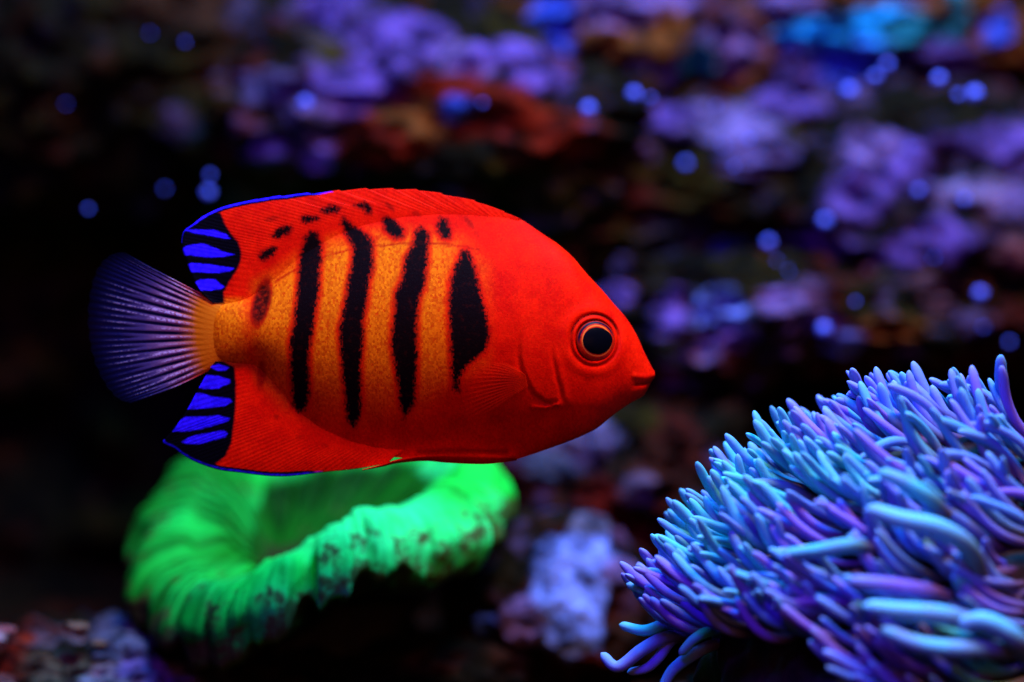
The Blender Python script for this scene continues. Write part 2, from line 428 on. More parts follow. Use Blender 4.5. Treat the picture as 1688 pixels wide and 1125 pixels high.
rock('live_rock', 'large violet crusted rock behind the feathery blue anemone', 1540, 350, 0.135, 260, 200, 190, (DARK, (0.05, 0.02, 0.03)),
     [(1450, 290, 72, 42, PUR), (1395, 345, 52, 42, PUR), (1345, 415, 66, 30, PUR), (1410, 255, 40, 26, LAV), (1600, 245, 80, 26, PUR), (1665, 270, 50, 30, PUR), (1520, 405, 66, 36, PUR),
      (1570, 330, 60, 26, (0.18, 0.10, 0.20)), (1470, 420, 52, 30, PUR), (1660, 345, 40, 30, LAV), (1640, 430, 50, 26, (0.16, 0.05, 0.05)), (1400, 480, 40, 40, (0.18, 0.07, 0.10))], 5, 0.30, flecks=0.55)
rock('live_rock', 'knobbly dark rock with pale violet knobs in front of the fish snout', 1230, 540, 0.115, 270, 160, 105, (DARK, OLIVE),
     [(1018, 490, 24, 16, PUR), (1095, 520, 30, 46, PUR), (1125, 570, 50, 26, (0.2, 0.12, 0.24)), (1182, 512, 40, 32, ICE), (1268, 508, 42, 26, LAV), (1318, 540, 50, 20, LAV), (1372, 565, 34, 24, ICE),
      (1440, 545, 60, 20, BRN), (1210, 560, 30, 20, PUR)], 6, 0.32, flecks=0.55)
rock('live_rock', 'dim brown rock filling the gap left of the anemone', 1040, 800, 0.105, 210, 140, 150, (DARK, (0.03, 0.006, 0.003)),
     [(1010, 850, 80, 60, (0.07, 0.004, 0.002)), (1060, 900, 60, 40, (0.07, 0.004, 0.002)), (1050, 800, 34, 30, (0.10, 0.06, 0.10)), (970, 715, 60, 24, (0.12, 0.09, 0.17)), (905, 765, 40, 24, (0.07, 0.07, 0.11)), (1040, 690, 40, 26, OLIVE)], 7, 0.28, flecks=0.55)
rock('live_rock', 'rock with a big chalky blue patch beside the green coral', 910, 1010, 0.075, 165, 120, 150, (DARK, (0.03, 0.008, 0.004)),
     [(945, 935, 62, 62, ICE), (938, 985, 58, 58, ICE), (935, 1025, 46, 46, ICE), (938, 1055, 26, 28, ICE), (1012, 940, 26, 18, LAV), (965, 868, 34, 16, (0.10, 0.08, 0.13)), (860, 1015, 32, 40, LAV), (800, 1020, 24, 22, BLU),
      (830, 1085, 55, 24, LAV), (790, 1110, 30, 16, LAV), (965, 1075, 26, 12, RED)], 28, 0.22, flecks=0.4, knobs=0.4)
rock('live_rock', 'dark boulder carrying the green coral', 520, 1140, 0.075, 330, 260, 105, (DARK, (0.012, 0.008, 0.006)), [(720, 1070, 60, 20, (0.04, 0.012, 0.010))], 9, 0.25)
rock('live_rock', 'dark olive rock sloping up in the top left corner', 160, 90, 0.16, 330, 200, 250, (DARK, (0.015, 0.009, 0.0008)), [(330, 30, 90, 40, (0.035, 0.012, 0.005)), (420, 40, 30, 30, (0.05, 0.03, 0.06))], 10, 0.30, flecks=0.08)
rock('live_rock', 'black rock beneath the blue anemone', 1500, 1220, 0.01, 420, 420, 130, (DARK, (0.02, 0.008, 0.006)), [], 13, 0.22)
rock('live_rock', 'low crust of pinkish rubble in the bottom left corner', 150, 1130, 0.06, 260, 220, 95, (DARK, (0.09, 0.06, 0.07)),
     [(60, 1075, 30, 30, RED), (200, 1110, 60, 30, (0.30, 0.15, 0.16)), (300, 1110, 60, 30, (0.30, 0.13, 0.16)), (290, 1085, 60, 20, LAV), (30, 1110, 40, 20, (0.2, 0.12, 0.1)), (240, 1040, 80, 26, (0.09, 0.08, 0.12)), (120, 1080, 60, 30, (0.10, 0.06, 0.03))], 14, 0.24, flecks=1.0)

rock('live_rock', 'maroon and olive rock in shadow right behind the fish back', 1010, 370, 0.15, 300, 200, 130, (OLIVE, DARK),
     [(880, 300, 110, 40, RED), (1010, 330, 80, 40, MAROON), (1120, 400, 60, 40, (0.03, 0.02, 0.03)), (1200, 420, 40, 26, BLU), (1190, 440, 26, 20, (0.05, 0.04, 0.12))], 15, 0.3, flecks=0.35)
rock('live_rock', 'brown rock low behind the violet rock at the far right edge', 1560, 520, 0.13, 240, 160, 110, (OLIVE, DARK),
     [(1590, 460, 60, 30, (0.10, 0.035, 0.02)), (1480, 500, 60, 36, (0.12, 0.05, 0.06)), (1640, 520, 40, 40, MAROON), (1420, 560, 50, 30, (0.14, 0.07, 0.07))], 16, 0.3, flecks=0.6)
for i in range(9):          # loose rubble on the crust in the corner
    px = rng.uniform(-10, 360); py = rng.uniform(1035, 1120) + max(0, (px - 250)) * 0.1
    s = rng.uniform(5, 13)
    cc = [PINK, (0.24, 0.13, 0.10), (0.30, 0.19, 0.20), (0.18, 0.09, 0.05), (0.25, 0.14, 0.16)][int(rng.integers(5))]
    rock('rubble_stone', 'small dull pink or brown rubble stone lying in the bottom left corner', px, py, rng.uniform(0.034, 0.046), s * 1.5, s, s * 0.75,
         (cc, tuple(0.3 * a for a in cc)), [], 100 + i, 0.75, ICO3, 'rubble in the bottom left corner')

# ------------------------------------------------------------------ green cup coral
def build_green():
    rim = [(510, 888, .030), (450, 926, .031), (400, 958, .033), (352, 968, .038), (314, 935, .048), (308, 870, .060), (322, 805, .070), (350, 755, .080), (400, 726, .09), (490, 735, .096),
           (610, 728, .092), (700, 722, .083), (757, 738, .07), (770, 757, .058), (750, 774, .049), (715, 797, .044), (670, 822, .040), (620, 836, .035), (565, 854, .031)]
    R = np.array([W(*p) for p in rim]); nA = 560
    Rc = spline(np.vstack([R[-2:], R, R[:3]]), 4000)
    seg = (len(R) + 4)                         # segments in the padded loop
    i0 = int(4000 * 2 / seg); i1 = int(4000 * (2 + len(R)) / seg)
    Rc = Rc[i0:i1]; idx = np.linspace(0, len(Rc), nA, endpoint=False).astype(int); Rc = Rc[idx]
    mouth = W(455, 880, .062); mouth[2] -= 0.004
    C = np.array([W(530, 860, .06)[0], .060, 0])
    base = W(520, 1075, .066)
    out = Rc - C; out[:, 2] = 0; out /= np.linalg.norm(out, axis=1)[:, None]
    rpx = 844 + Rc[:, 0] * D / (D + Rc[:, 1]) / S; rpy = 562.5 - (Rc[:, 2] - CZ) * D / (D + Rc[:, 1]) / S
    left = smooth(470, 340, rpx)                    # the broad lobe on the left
    ang = np.arange(nA) / nA
    cir = np.stack([np.cos(ang * 2 * np.pi), np.sin(ang * 2 * np.pi), np.zeros(nA)], -1)
    wav = fbm(cir * 5 + 3, 3, 31); fold = fbm(cir * 3.6 + 7, 3, 38); rnd = fbm(cir * 7 + 2, 3, 39); big = fbm(cir * 2.2 + 1, 2, 33)
    nP = 96; prof = np.linspace(0, 1, nP); V = np.zeros((nA, nP, 3)); up = np.array([0, 0, 1.0])
    keys = np.array([0, .10, .30, .46, .54, .60, .66, .74, .86, 1.0])
    for a in range(nA):
        r, o = Rc[a] + up * (.0030 * fold[a]) + out[a] * .0018 * rnd[a], out[a]; t = 1 + 0.35 * big[a] + 0.3 * rnd[a]; lf = left[a]
        inn = lambda f, dz: mouth * (1 - f) + r * f + up * dz
        K = np.array([mouth, inn(.16, -.0020), inn(.55, -.0042 * (1 - .8 * lf) + 0.003 * wav[a] + .002 * lf), inn(.88, -.0008 + .0012 * lf), r + up * .0012 + o * .0005,
                      r + o * .0062 * t - up * .0008, r + o * .0096 * t - up * .0058 * t, r + o * .0096 - up * .0122 * t,
                      (r * .50 + base * .50) - up * .003, base])
        for k in range(3): V[a, :, k] = np.interp(prof, keys, K[:, k])
    for _ in range(3):                         # relax the profile
        V[:, 1:-1] = (V[:, :-2] + 2 * V[:, 1:-1] + V[:, 2:]) / 4
    for _ in range(2):
        V = (np.roll(V, 1, 0) + 2 * V + np.roll(V, -1, 0)) / 4
    # septal ridges
    ph = ang[:, None] * 76 + 1.6 * fbm(np.stack([cir[:, 0] * 6, cir[:, 1] * 6, 0 * ang], -1), 3, 35)[:, None] + 0.25 * np.sin(prof[None, :] * 9 + 3 * ang[:, None])
    ridge = 0.5 + 0.5 * np.cos(2 * np.pi * ph)
    amp = 0.0010 * smooth(.06, .25, prof) * (1 - .85 * smooth(.40, .54, prof)) * smooth(.92, .70, prof)
    dU = np.roll(V, -1, 0) - np.roll(V, 1, 0); dV = np.gradient(V, axis=1)
    N = np.cross(dU, dV); N /= np.linalg.norm(N, axis=2, keepdims=True) + 1e-12
    if (N[:, 50] * up).sum() < 0: N = -N
    flat = V.reshape(-1, 3)
    lump = fbm(flat * 110, 3, 36).reshape(nA, nP)
    lump2 = fbm(flat * 300, 3, 37).reshape(nA, nP)
    V = V + N * (amp[None, :] * (ridge - .5) * (1 + lump) + (0.0018 * lump + 0.0003 * lump2) * smooth(.3, .5, prof)[None, :])[..., None]
    root = empty('green_coral', base)
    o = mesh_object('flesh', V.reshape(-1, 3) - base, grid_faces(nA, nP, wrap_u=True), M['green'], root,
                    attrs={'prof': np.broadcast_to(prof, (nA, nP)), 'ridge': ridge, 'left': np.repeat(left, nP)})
    # stony skeleton foot
    n, m = 40, 12; P = []
    for i in range(n):
        for j in range(m):
            f = j / (m - 1); th = 2 * np.pi * i / n
            r = (0.020 - 0.006 * np.sin(f * np.pi)) * (1 + 0.10 * np.sin(th * 9))
            P.append((r * np.cos(th), r * np.sin(th) * .8, 0.010 - f * 0.022))
    mesh_object('stalk', P, grid_faces(n, m, wrap_u=True), mat_plain('coral_stalk', (0.03, 0.022, 0.015)), root)
    tag(root, 'glowing green cup coral with a folded lip below the fish', 'coral')
build_green()

# ------------------------------------------------------------------ blue anemone
def tube_mesh(name, pts, radii, sides=9):
    P = np.asarray(pts, float); n = len(P); T = np.gradient(P, axis=0); T /= np.linalg.norm(T, axis=1)[:, None]
    ref = np.array([0, 1.0, 0]) if abs(T[0][1]) < .8 else np.array([1.0, 0, 0])
    V = []
    for i in range(n):
        ref = ref - T[i] * (ref @ T[i]); ref /= np.linalg.norm(ref); b = np.cross(T[i], ref)
        for s in range(sides):
            a = 2 * np.pi * s / sides
            V.append(P[i] + radii[i] * (np.cos(a) * ref + np.sin(a) * b))
    V.append(P[-1] + T[-1] * radii[-1] * .6); V = np.array(V); F_ = []
    for i in range(n - 1):
        for s in range(sides):
            s2 = (s + 1) % sides
            F_.append([i * sides + s, i * sides + s2, (i + 1) * sides + s2, (i + 1) * sides + s])
    for s in range(sides): F_.append([(n - 1) * sides + s, (n - 1) * sides + (s + 1) % sides, len(V) - 1])
    al = np.append(np.repeat(np.linspace(0, 1, n), sides), 1.0)
    me = bpy.data.meshes.new(name); me.from_pydata(V.tolist(), [], F_)
    me.polygons.foreach_set('use_smooth', np.ones(len(F_), bool))
    a = me.attributes.new('along', 'FLOAT', 'POINT'); a.data.foreach_set('value', al.astype(np.float32))
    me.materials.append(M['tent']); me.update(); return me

def radii_profile(n, r):
    t = np.linspace(0, 1, n) if np.isscalar(n) else n
    return r * (0.95 + 0.18 * np.sin(t * 3.0) - 0.20 * t ** 2) * np.sqrt(np.clip(1 - np.clip((t - .915) / .087, 0, 1) ** 2, 0.05, 1))

def tent_color(px, py):
    """hue drifts over the colony: cyan and blue with violet bunches"""
    v = fbm(np.array([[px / 90.0, py / 90.0, 3.0]]), 2, 44)[0] * 0.75 + random.uniform(-.34, .34)
    cy, bl, pu = np.array((0.07, 0.58, 0.60)), np.array((0.09, 0.32, 0.72)), np.array((0.24, 0.14, 0.70))
    c = bl + (cy - bl) * min(1, v * 2.2) if v > 0 else bl + (pu - bl) * min(1, -v * 2.2)
    return (*[float(x) for x in c * random.uniform(.8, 1.1)], 1.0)

def build_anemone():
    C = W(1610, 1160, -0.004); A = np.array([0.0470, 0.0340, 0.0455])
    root = empty('anemone', (C[0], C[1], C[2] - 0.01))
    base = np.array(root.location)
    # folded disc
    nu, nv = 160, 70
    U, V = np.meshgrid(np.linspace(0, 2 * np.pi, nu, endpoint=False), np.linspace(-0.35, np.pi / 2, nv), indexing='ij')
    n = np.stack([np.cos(V) * np.cos(U), np.cos(V) * np.sin(U), np.sin(V)], -1).reshape(-1, 3)
    r = 1 - 0.05 + 0.10 * fbm(n * 3.2, 3, 41)
    mesh_object('disc', n * A * r[:, None] + C - base, grid_faces(nu, nv, wrap_u=True), M['disc'], root)
    # shapes shared by the tentacles
    shapes = []
    for s in range(12):
        L = 1.0; k1 = random.uniform(-1.3, -.2); k2 = random.uniform(.2, 1.0); side = random.uniform(-.5, .5)
        t = np.concatenate([np.linspace(0, .88, 12), [.925, .955, .975, .99, 1.0]])
        x = 0.46 * (k1 * t * (1 - t) * 2 + k2 * t ** 2.2); y = 0.28 * side * np.sin(t * 3.1)
        shapes.append(tube_mesh('tentacle_shape', np.stack([x, y, t * L], -1), radii_profile(t, random.uniform(.068, .086))))
    gaps = [(1625, 745, 60, 42), (1518, 885, 45, 26), (1620, 975, 45, 40), (1200, 1010, 34, 20), (1350, 1075, 120, 34)]
    placed = []; todo = []; tries = 0
    bn = rng.normal(size=(220, 3)); bn /= np.linalg.norm(bn, axis=1)[:, None]; bn = bn[(bn[:, 1] < .45) & (bn[:, 2] > -.15)]
    bj = rng.normal(size=(len(bn), 3)) * 0.09; bc = C + bn * A
    def project(p):
        k = D / (D + p[1]) / S
        return 844 + p[0] * k, 562.5 - (p[2] - CZ) * k
    while len(placed) < 520 and tries < 60000:
        tries += 1
        n = rng.normal(size=3); n /= np.linalg.norm(n)
        if n[1] > 0.42 or n[2] < -0.12: continue
        p = C + n * A; px, py = project(p)
        if px > 1740 or py > 1160: continue
        if px < 1480 and py > 1030 + (px - 1180) * 0.10: continue
        if px < 1135 and py > 930: continue
        if any(((px - g[0]) / g[2]) ** 2 + ((py - g[1]) / g[3]) ** 2 < 1 for g in gaps): continue
        if any(np.sum((p - q) ** 2) < 0.00205 ** 2 for q in placed): continue
        placed.append(p)
        up = n[2]
        # tentacles lean together in bunches, swept to the left by the current
        bi = int(np.argmin(((bc - p) ** 2).sum(1))); nb = bn[bi]
        flow = np.array([-1.05, -0.08, 0.02 + 0.30 * max(0, up)])
        db = nb * 0.42 + flow * 0.95 + bj[bi]; db /= np.linalg.norm(db)
        L = rng.uniform(0.0110, 0.0175)
        d = (bc[bi] + db * 0.0155 + (p - bc[bi]) * 0.72) - p + rng.normal(size=3) * 0.0007 + n * 0.0010
        d /= np.linalg.norm(d)
        xdir = np.array([-0.45, -0.25, 0.65]) + rng.normal(size=3) * 0.28
        xdir -= d * (xdir @ d); xdir /= np.linalg.norm(xdir); ydir = np.cross(d, xdir)
        w = rng.uniform(0.0078, 0.0108)
        st = p - n * 0.002 - base
        mx = Matrix(((xdir[0] * w, ydir[0] * w, d[0] * L, st[0]), (xdir[1] * w, ydir[1] * w, d[1] * L, st[1]), (xdir[2] * w, ydir[2] * w, d[2] * L, st[2]), (0, 0, 0, 1)))
        todo.append((p[1] - 0.012 * n[2], int(rng.integers(len(shapes))), mx, tent_color(px, py)))
    todo.sort(key=lambda q: q[0])                  # the nearest, largest ones one by one
    for _, si, mx, cl in todo[:280]:
        o = bpy.data.objects.new('tentacle', shapes[si]); col.objects.link(o); o.parent = root
        o.matrix_local = mx; o.color = cl
    JV, JF, JA, JC = [], [], [], []; off = 0
    for _, si, mx, cl in todo[280:]:
        me = shapes[si]; m4 = np.array(mx); v = np.array([q.co[:] for q in me.vertices]); v = v @ m4[:3, :3].T + m4[:3, 3]
        JV.append(v); JF += [[off + k for k in f.vertices] for f in me.polygons]
        JA.append(np.array([q.value for q in me.attributes['along'].data])); JC.append(np.tile(np.array(cl[:3]), (len(v), 1))); off += len(v)
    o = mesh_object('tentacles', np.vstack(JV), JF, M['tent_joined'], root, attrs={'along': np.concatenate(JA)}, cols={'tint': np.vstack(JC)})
    o['kind'] = 'stuff'
    # tentacles that stand clear at the edge and the thick ones in front (tip last)
    heroes = [([(1150, 1020, -.002), (1112, 1003, -.003), (1070, 978, -.003), (1033, 963, -.002)], .00095),
              ([(1140, 1020, -.004), (1100, 1028, -.005), (1062, 1040, -.005), (1021, 1030, -.004)], .00105),
              ([(1130, 1050, -.004), (1095, 1052, -.006), (1058, 1072, -.007), (1018, 1100, -.007), (991, 1077, -.006)], .00115),
              ([(1140, 1050, -.003), (1108, 1056, -.005), (1088, 1082, -.006), (1066, 1102, -.006), (1034, 1109, -.005)], .00095),
              ([(1120, 1045, .000), (1092, 1022, .002), (1074, 998, .003)], .0011),
              ([(1180, 990, -.003), (1146, 978, -.004), (1096, 958, -.004), (1058, 936, -.003)], .00085),
              ([(1160, 965, -.001), (1110, 947, -.001), (1081, 929, .000)], .0009),
              ([(1190, 940, -.003), (1130, 915, -.004), (1076, 884, -.003)], .00115),
              ([(1185, 1060, -.008), (1150, 1075, -.01), (1110, 1105, -.010), (1090, 1140, -.01)], .0011),
              ([(1230, 1030, -.010), (1190, 1035, -.013), (1150, 1050, -.013), (1120, 1080, -.012)], .0010),
              ([(1620, 960, -.034), (1595, 903, -.039), (1548, 872, -.041), (1482, 856, -.041), (1428, 838, -.040)], .00165),
              ([(1640, 1040, -.040), (1583, 1022, -.044), (1540, 1013, -.045), (1482, 1008, -.045), (1422, 1000, -.044)], .00165),
              ([(1705, 1100, -.040), (1680, 1060, -.045), (1648, 1036, -.046), (1615, 1024, -.046), (1580, 1032, -.045)], .0017),
              ([(1690, 1075, -.040), (1628, 1072, -.045), (1560, 1070, -.046), (1505, 1060, -.046), (1452, 1036, -.045)], .0015),
              ([(1560, 985, -.038), (1520, 975, -.042), (1460, 965, -.043), (1398, 958, -.042)], .0014),
              ([(1560, 850, -.034), (1530, 820, -.037), (1490, 795, -.037), (1450, 778, -.036)], .0013),
              ([(1440, 905, -.032), (1400, 900, -.036), (1350, 908, -.036), (1290, 915, -.034)], .0013)]
    for pts, r in heroes:
        r = r * 0.88; P = spline([W(*q) for q in pts], 36) - base
        o = bpy.data.objects.new('tentacle', tube_mesh('tentacle_shape', P, radii_profile(36, r), 12)); col.objects.link(o); o.parent = root
        o.color = tent_color(pts[-1][0], pts[-1][1])
        if len(pts) == 5 and pts[0][0] > 1500: o.color = (0.14, 0.55, 0.80, 1)
    tag(root, 'blue and violet anemone with crowded finger-like tentacles, front right', 'anemone')
    return tries, len(placed)
print('tentacles', build_anemone())

# ------------------------------------------------------------------ the fish
TOP = [(318, 508), (345, 502), (390, 497), (406, 491), (430, 472), (460, 443), (500, 407), (550, 377), (600, 358), (660, 346), (720, 342), (780, 344), (820, 350), (855, 360),
       (868, 367), (889, 382), (921, 403), (945, 424), (966, 450), (996, 482), (1011, 500), (1031, 522), (1046, 545), (1056, 565), (1064, 587), (1070, 596), (1074, 603), (1077, 610), (1079, 617)]
BOT = [(318, 590), (345, 598), (396, 601), (420, 606), (450, 640), (490, 690), (530, 720), (580, 742), (630, 753), (700, 757), (740, 760), (776, 763), (800, 763), (847, 759), (879, 749),
       (914, 736.5), (954, 721.6), (984, 707), (1014, 682), (1039, 665), (1059, 654.5), (1066, 649), (1069, 641), (1070.5, 631), (1076, 626), (1079, 621)]
HALF = [(318, 0.5), (335, 4), (348, 9), (362, 15), (400, 23), (450, 30), (550, 43), (650, 53), (750, 61), (850, 67), (920, 66), (980, 58), (1020, 43), (1045, 32), (1060, 25), (1070, 19), (1076, 12), (1079, 4)]
BARS = [[(504, 390), (512, 383), (525, 385), (530, 409), (528, 439), (527, 478), (520, 530), (512, 578), (511, 626), (511, 650), (505, 674), (494, 681), (484, 671), (482, 626), (481, 566), (488, 530), (492, 492), (494, 443), (498, 409)],
        [(566, 357), (577, 369), (602, 386), (614, 397), (615, 426), (614, 450), (608, 471), (606, 503), (600, 530), (600, 566), (596, 602), (597, 645), (596, 679), (584, 705), (574, 693), (570, 638), (565, 578), (562, 542), (567, 525), (572, 499), (576, 471), (582, 439), (583, 407), (571, 388), (563, 369)],
        [(694, 375), (706, 386), (705, 426), (703, 450), (698, 478), (692, 493), (688, 530), (689, 590), (687, 631), (682, 669), (666, 688), (661, 664), (658, 633), (651, 590), (648, 566), (651, 530), (655, 482), (666, 461), (670, 427), (683, 405), (685, 384)],
        [(762, 416), (770, 412), (781, 439), (790, 475), (801, 515), (806, 545), (805, 562), (797, 582), (772, 600), (759, 619), (756, 645), (748, 640), (746, 600), (743, 540), (742, 500), (743, 482), (745, 460), (755, 435)],
        [(727, 362), (734, 364), (740, 380), (741, 392), (732, 392), (724, 378)], [(633, 360), (648, 365), (664, 380), (662, 391), (652, 392), (638, 380)],
        [(587, 339), (598, 335), (608, 340), (610, 352), (604, 349), (598, 342)], [(532, 348), (545, 341), (558, 342), (555, 347), (540, 351)],
        [(499, 360), (512, 358), (523, 361), (512, 365), (502, 365)], [(450, 389), (462, 377), (478, 375), (474, 384), (458, 391)], [(430, 424), (438, 413), (453, 411), (448, 420), (436, 427)]]
DBLUE = [[(304.5, 380), (318, 379), (352, 379), (372, 386), (380, 394), (371, 394), (350, 390), (316, 384)],
         [(300, 421), (302, 409), (316, 404), (335, 402), (354, 409), (371, 416), (388, 420), (376, 423), (348, 425), (312, 421)],
         [(309, 437), (316, 434), (344, 436), (376, 441), (386, 442.5), (380, 448), (359, 450.5), (316, 449)],
         [(322, 466), (331, 461), (355, 461), (370, 473), (365, 477), (344, 479.5), (331, 479)]]
ABLUE = [[(347, 605), (360, 600), (378, 606), (372, 611.5), (360, 611.5)],
         [(327, 639), (336, 618), (360, 620), (380, 626), (380, 631), (360, 641), (336, 641.5)],
         [(309.5, 675), (319, 649), (331, 648), (350, 653.5), (379, 657), (383, 662), (372, 669), (336, 674)],
         [(285.5, 711.5), (297.5, 693), (307, 687), (336, 687), (360, 685), (379, 689.5), (377, 694.5), (336, 706.5), (307, 711.5)],
         [(300, 729), (312, 721), (336, 715), (369.5, 709.5), (375.5, 715), (372, 721), (329, 732), (309.5, 732)]]

def skin_attrs(x, z):
    """pigment fields over the whole fish at (px, py)"""
    sd = np.full(x.shape, -99.0)
    for i, p in enumerate(BARS): sd = np.maximum(sd, poly_sd(x, z, p) + (1.8 if i > 3 else 0))
    f = np.zeros(x.shape)
    def spot(cx, cz, rx, rz, a, s):
        c, n = math.cos(math.radians(a)), math.sin(math.radians(a)); dx, dz = x - cx, z - cz
        u, v = dx * c + dz * n, -dx * n + dz * c
        return s * smooth(1.25, 0.55, np.hypot(u / rx, v / rz))
    for a in ((432, 500, 16, 44, 12, .93), (431, 618, 8, 26, 5, .45), (448, 361, 14, 5, -10, .45), (643, 341, 12, 4, 45, .5), (688, 353, 9, 4, 25, .4), (774, 368, 14, 5, 52, .5), (787, 388, 8, 4, 60, .25),
              (826, 396, 5, 4, 0, .22), (456, 688, 5, 5, 0, .4), (492, 722, 7, 5, 0, .2), (536, 735, 6, 5, 0, .2), (818, 690, 16, 7, 0, .22)):
        f = np.maximum(f, spot(*a))
    lat = [(455, 464), (475, 452), (500, 439), (540, 422), (575, 413), (615, 407), (660, 403), (700, 402), (740, 404), (790, 412)]
    f = np.maximum(f, .38 * smooth(3.2, 0.5, line_d(x, z, lat)))
    gz = [(425, 470), (455, 455), (495, 425), (545, 400), (600, 391), (650, 384), (700, 388), (760, 398), (800, 440), (800, 600), (740, 640), (690, 680), (600, 700), (520, 690), (470, 670), (432, 625), (415, 560)]
    g = smooth(-24, 28, poly_sd(x, z, gz))
    g *= 1 - 0.62 * smooth(690, 790, x)
    g *= 1 - 0.75 * smooth(585, 690, z)
    g = np.maximum(g, smooth(432, 385, x) * smooth(485, 500, z) * smooth(612, 590, z))
    return sd, f, g

def put_attrs(n, sd=None, faint=None, gold=None, blk=None, blue=None, ray=None):
    z = np.zeros(n)
    return dict(sd=np.full(n, -99.0) if sd is None else sd, faint=z if faint is None else faint, gold=z if gold is None else gold,
                blk=z if blk is None else blk, blue=np.full(n, -99.0) if blue is None else blue, ray=z if ray is None else ray)

fish = empty('angelfish', W(612, 548, 0)); FL = np.array(fish.location)
tag(fish, 'red-orange angelfish with black bars and blue fin edges', 'fish')

def half_thick(x, z):
    zt, zb, w = sinterp(TOP, x), sinterp(BOT, x), interp(HALF, x)
    t = np.clip((z - (zt + zb) / 2) / ((zb - zt) / 2 + 1e-6), -1, 1)
    e = 1.30 - 0.72 * smooth(780, 960, x) - 0.75 * smooth(440, 385, x)
    return w * np.power(np.clip(1 - t * t, 0, 1), e)

def build_body():
    s = np.linspace(0, 1, 380); xs = 318 + (1079 - 318) * (1 - (1 - s) ** 1.35)
    nph = 150; ph = np.linspace(-np.pi / 2, np.pi / 2, nph)
    X, PH = np.meshgrid(xs, ph, indexing='ij')
    zt, zb, w = sinterp(TOP, xs)[:, None], sinterp(BOT, xs)[:, None], sinterp(HALF, xs)[:, None]
    T = np.sin(PH); Z = (zt + zb) / 2 + (zb - zt) / 2 * T          # photo y, T=-1 is the back
    e = 1.30 - 0.72 * smooth(780, 960, X) - 0.75 * smooth(440, 385, X)
    Y = w * np.power(np.clip(np.cos(PH) ** 2, 0, 1), e)
    inner = smooth(0, 0.25, np.cos(PH))
    # gill cover, cheek, mouth, eye socket
    xo = np.interp(Z, [520, 537, 562, 587, 605, 624, 647, 662, 672], [885, 866, 860, 858, 861, 868, 880, 900, 925])
    so = X - xo; win = smooth(530, 600, Z) * smooth(676, 660, Z)
    Y += inner * win * (2.4 * smooth(-2.5, 3.5, so) * np.exp(-np.clip(so, 0, None) / 40.0) - 1.6 * np.exp(-((so + 4) / 4.0) ** 2))
    xp = np.interp(Z, [560, 594, 619, 644, 662], [908, 911, 916, 923, 926]); sp = X - xp
    Y += inner * smooth(565, 600, Z) * smooth(668, 655, Z) * (-2.0 * np.exp(-(sp / 3.5) ** 2) + 1.2 * np.exp(-((sp - 8) / 6) ** 2))
    dsp = line_d(X, Z, [(877, 670), (898, 671), (919, 666)]); Y += inner * 2.6 * np.exp(-(dsp / 2.6) ** 2)
    dl = line_d(X, Z, [(883, 655), (899, 664), (916, 662)]); Y -= inner * 2.0 * np.exp(-(dl / 3) ** 2)
    dm = line_d(X, Z, [(1048, 634), (1058, 633), (1072, 631)]); Y -= smooth(0, .1, np.cos(PH)) * 3.6 * np.exp(-(dm / 2.6) ** 2)
    dlip = line_d(X, Z, [(1046, 620), (1062, 622), (1076, 620)]); Y += inner * 2.5 * np.exp(-(dlip / 6) ** 2)
    dlip2 = line_d(X, Z, [(1046, 646), (1062, 643)]); Y += inner * 2.0 * np.exp(-(dlip2 / 6) ** 2)
    re = np.hypot((X - 978.5) / 0.95, Z - 561)
    upw = 0.5 + 0.5 * np.clip((561 - Z) / 30.0, -1, 1)
    Y += -9.0 * smooth(35, 29, re) + (2.0 + 2.2 * upw) * np.exp(-((re - 36.0) / 4.0) ** 2) - (1.5 + 3.0 * upw) * np.exp(-((re - 42.5) / 2.3) ** 2)
    Y += 2.0 * np.exp(-((re - 52) / 10.0) ** 2)
    Y = np.maximum(Y, 0.0)
    sd, f, g = skin_attrs(X.ravel(), Z.ravel())
    re = re.ravel(); upw = upw.ravel()
    f = np.maximum(f, 1.0 * np.exp(-((re - 42.0) / 2.0) ** 2) * smooth(.40, .85, upw))  # shadow line along the top of the orbit, painted into the skin
    f = np.maximum(f, 0.30 * np.exp(-((re - 42.0) / 3.0) ** 2))
    f = np.maximum(f, 0.45 * np.exp(-(dm.ravel() / 2.0) ** 2) * (X.ravel() > 1040))
    f = np.maximum(f, 0.25 * np.exp(-((so.ravel() + 3.5) / 3.0) ** 2) * win.ravel())
    f = np.maximum(f, 0.20 * np.exp(-(dl.ravel() / 3.0) ** 2))
    f = np.maximum(f, 0.55 * np.exp(-(line_d(X.ravel(), Z.ravel(), [(690, 745), (760, 742), (835, 744)]) / 5.0) ** 2))  # shadow along the folded pelvic fin, painted onto the belly
    x, z = F(X.ravel(), Z.ravel()); y = Y.ravel() * S
    n = len(x)
    V = np.vstack([np.stack([x, -y, z], -1), np.stack([x, y, z], -1)])
    nu = len(xs); faces = grid_faces(nu, nph, 0, True) + grid_faces(nu, nph, n, False)
    faces.append([i for i in range((nu - 1) * nph, nu * nph)] + [n + i for i in range(nu * nph - 2, (nu - 1) * nph, -1)])
    at = put_attrs(2 * n, *(np.tile(q, 2) for q in (sd, f, g)))
    o = mesh_object('body', V, faces, M['fish'], fish, at)
    import bmesh
    bm = bmesh.new(); bm.from_mesh(o.data); bmesh.ops.remove_doubles(bm, verts=bm.verts, dist=2e-6)
    bmesh.ops.recalc_face_normals(bm, faces=bm.faces); bm.to_mesh(o.data); bm.free()
    return o
body = build_body()

